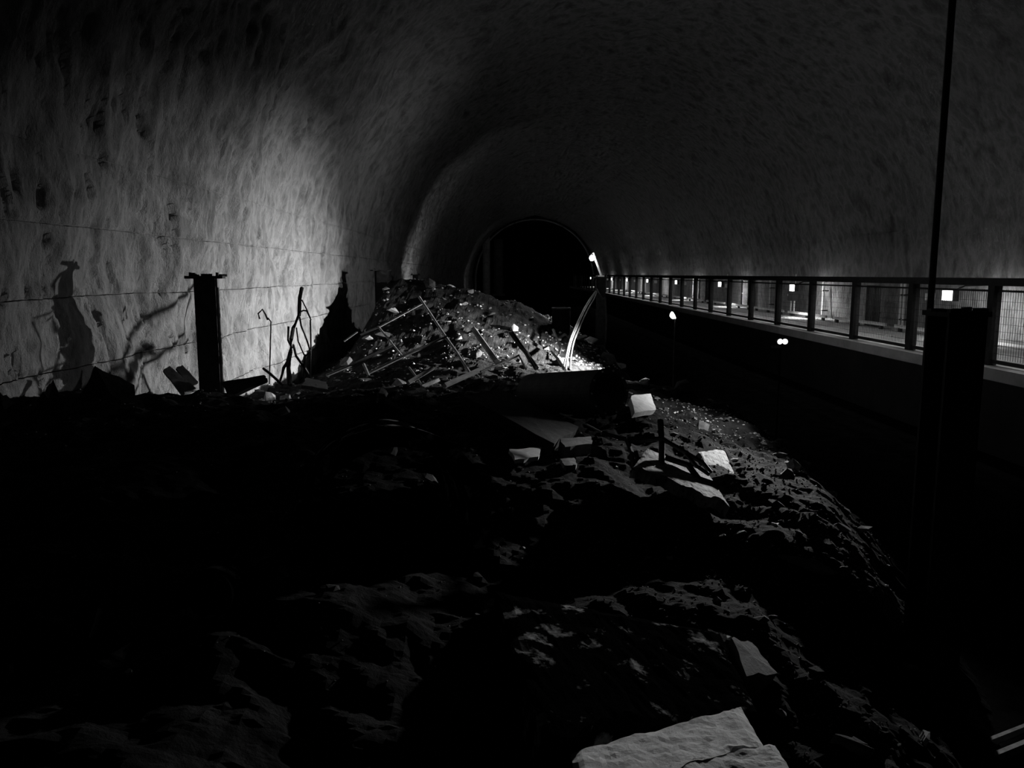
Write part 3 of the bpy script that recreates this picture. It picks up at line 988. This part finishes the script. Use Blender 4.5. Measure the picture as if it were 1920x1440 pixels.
# dark drum on the crest slope
q = at(1052, 598, 29.0)
bd = empty('steel_drum', (q.x, q.y, heap_z(q.x, q.y) - 0.05))
MB().lathe([(0.001, 0), (0.33, 0), (0.34, 0.3), (0.33, 0.31), (0.34, 0.6), (0.33, 0.9), (0.001, 0.9)], 20, Matrix.Identity(4)).build('shell', M['black'], bd)
MB().lathe([(0.345, 0.87), (0.345, 0.92), (0.31, 0.92), (0.31, 0.87)], 20, Matrix.Identity(4)).build('rim', M['steel'], bd)
tag(bd, 'dark drum standing on the right flank of the heap crest', 'drum')

# ------------------------------------------------------------------ loose rubble
def shard_mesh(seed, m_, flat):
    r = random.Random(seed)
    bm = bmesh.new()
    for i in range(13):
        v = Vector((r.gauss(0, 1), r.gauss(0, 1), r.gauss(0, 1))).normalized()
        v *= r.uniform(0.75, 1.0)
        bm.verts.new((v.x * r.uniform(0.9, 1.1) * 0.5, v.y * 0.36, v.z * flat * 0.5))
    bmesh.ops.convex_hull(bm, input=bm.verts)
    bmesh.ops.delete(bm, geom=[g for g in bm.verts if not g.link_faces], context='VERTS')
    me = bpy.data.meshes.new('rubble_stone')
    bm.to_mesh(me)
    bm.free()
    me.materials.append(m_)
    return me


kinds = [('dark', 'sooty rubble stone', 'sooty stones'),
         ('stone', 'grey broken concrete lump', 'grey lumps'),
         ('pale', 'pale plaster lump', 'pale lumps')]
lib = {k_[0]: [shard_mesh(i * 7 + j, M[k_[0]], fl) for i, fl in enumerate((0.9, 0.6, 0.35, 0.25))] for j, k_ in enumerate(kinds)}


def spot_on_heap(r):
    d_ = math.exp(r.uniform(math.log(4.2), math.log(38)))
    lo, hi = -6.2, lerp_tab(T_XS, d_) + 1.2
    x = r.uniform(lo, hi)
    if r.random() < 0.45:
        x = lerp_tab(T_XS, d_) + r.uniform(-1.8, 1.0)
    return x, d_


count = 0
while count < 290:
    x, d_ = spot_on_heap(rnd)
    if abs(x / d_ - 0.005) > 0.68:
        continue
    px_size = rnd.choice((12, 14, 17, 20, 24, 30, 38, 48))
    s_ = px_size * d_ / F
    kk = rnd.choices((0, 1, 2), (0.45, 0.45, 0.10))[0]
    if kk == 2:
        s_ = min(s_, 22 * d_ / F)
    o = link('rubble_stone', rnd.choice(lib[kinds[kk][0]]))
    o.location = (x, d_, heap_z(x, d_) + s_ * 0.08)
    o.rotation_euler = (rnd.uniform(-.5, .5), rnd.uniform(-.5, .5), rnd.uniform(0, 6.28))
    o.scale = (s_, s_, s_)
    if d_ > 24:
        wh = 'heap crest'
    elif d_ > 13.5:
        wh = 'heap foot around the rebar lattice' if x < 1.6 else 'heap edge beside the steel pipe'
    elif d_ > 7.5:
        wh = 'ridge before the lit wall' if x < -1.2 else ('ground around the tilted slab' if x < 2.2 else 'heap edge by the grainy slab')
    else:
        wh = 'dark ground near the culvert pipe' if x < 0 else 'ground near the porous block'
    sz = 'small' if px_size < 20 else 'large'
    tag(o, sz + ' ' + kinds[kk][1] + ' on the ' + wh, 'stone', sz + ' ' + kinds[kk][2] + ' on the ' + wh)
    count += 1

grit = {0: MB(), 1: MB()}
unit = [Vector(p_) for p_ in ((.5, 0, 0), (-.5, .1, 0), (.05, .4, 0), (0, -.42, .05), (0.05, 0, .35), (0, .05, -.3))]
uf = [(0, 2, 4), (2, 1, 4), (1, 3, 4), (3, 0, 4), (2, 0, 5), (1, 2, 5), (3, 1, 5), (0, 3, 5)]
for i in range(7500):
    x, d_ = spot_on_heap(rnd)
    if 17.5 < d_ < 25.5 and 0.2 < x < 4.5:
        continue
    s_ = rnd.uniform(2.5, 8) * d_ / F
    rm = Matrix.Rotation(rnd.uniform(0, 6.28), 3, 'Z') @ Matrix.Rotation(rnd.uniform(-.6, .6), 3, 'X')
    c = Vector((x, d_, heap_z(x, d_) + s_ * 0.1))
    grit[0 if rnd.random() < 0.92 else 1].add([c + rm @ (Vector((u.x * rnd.uniform(.7, 1.3), u.y * rnd.uniform(.7, 1.3), u.z * rnd.uniform(.6, 1.2))) * s_) for u in unit], uf)
tag(grit[0].build('rubble_grit', M['stone']), 'fine grey rubble strewn all over the heap', 'rubble', kind='stuff')
tag(grit[1].build('plaster_grit', M['pale']), 'fine pale plaster crumbs strewn over the heap', 'rubble', kind='stuff')
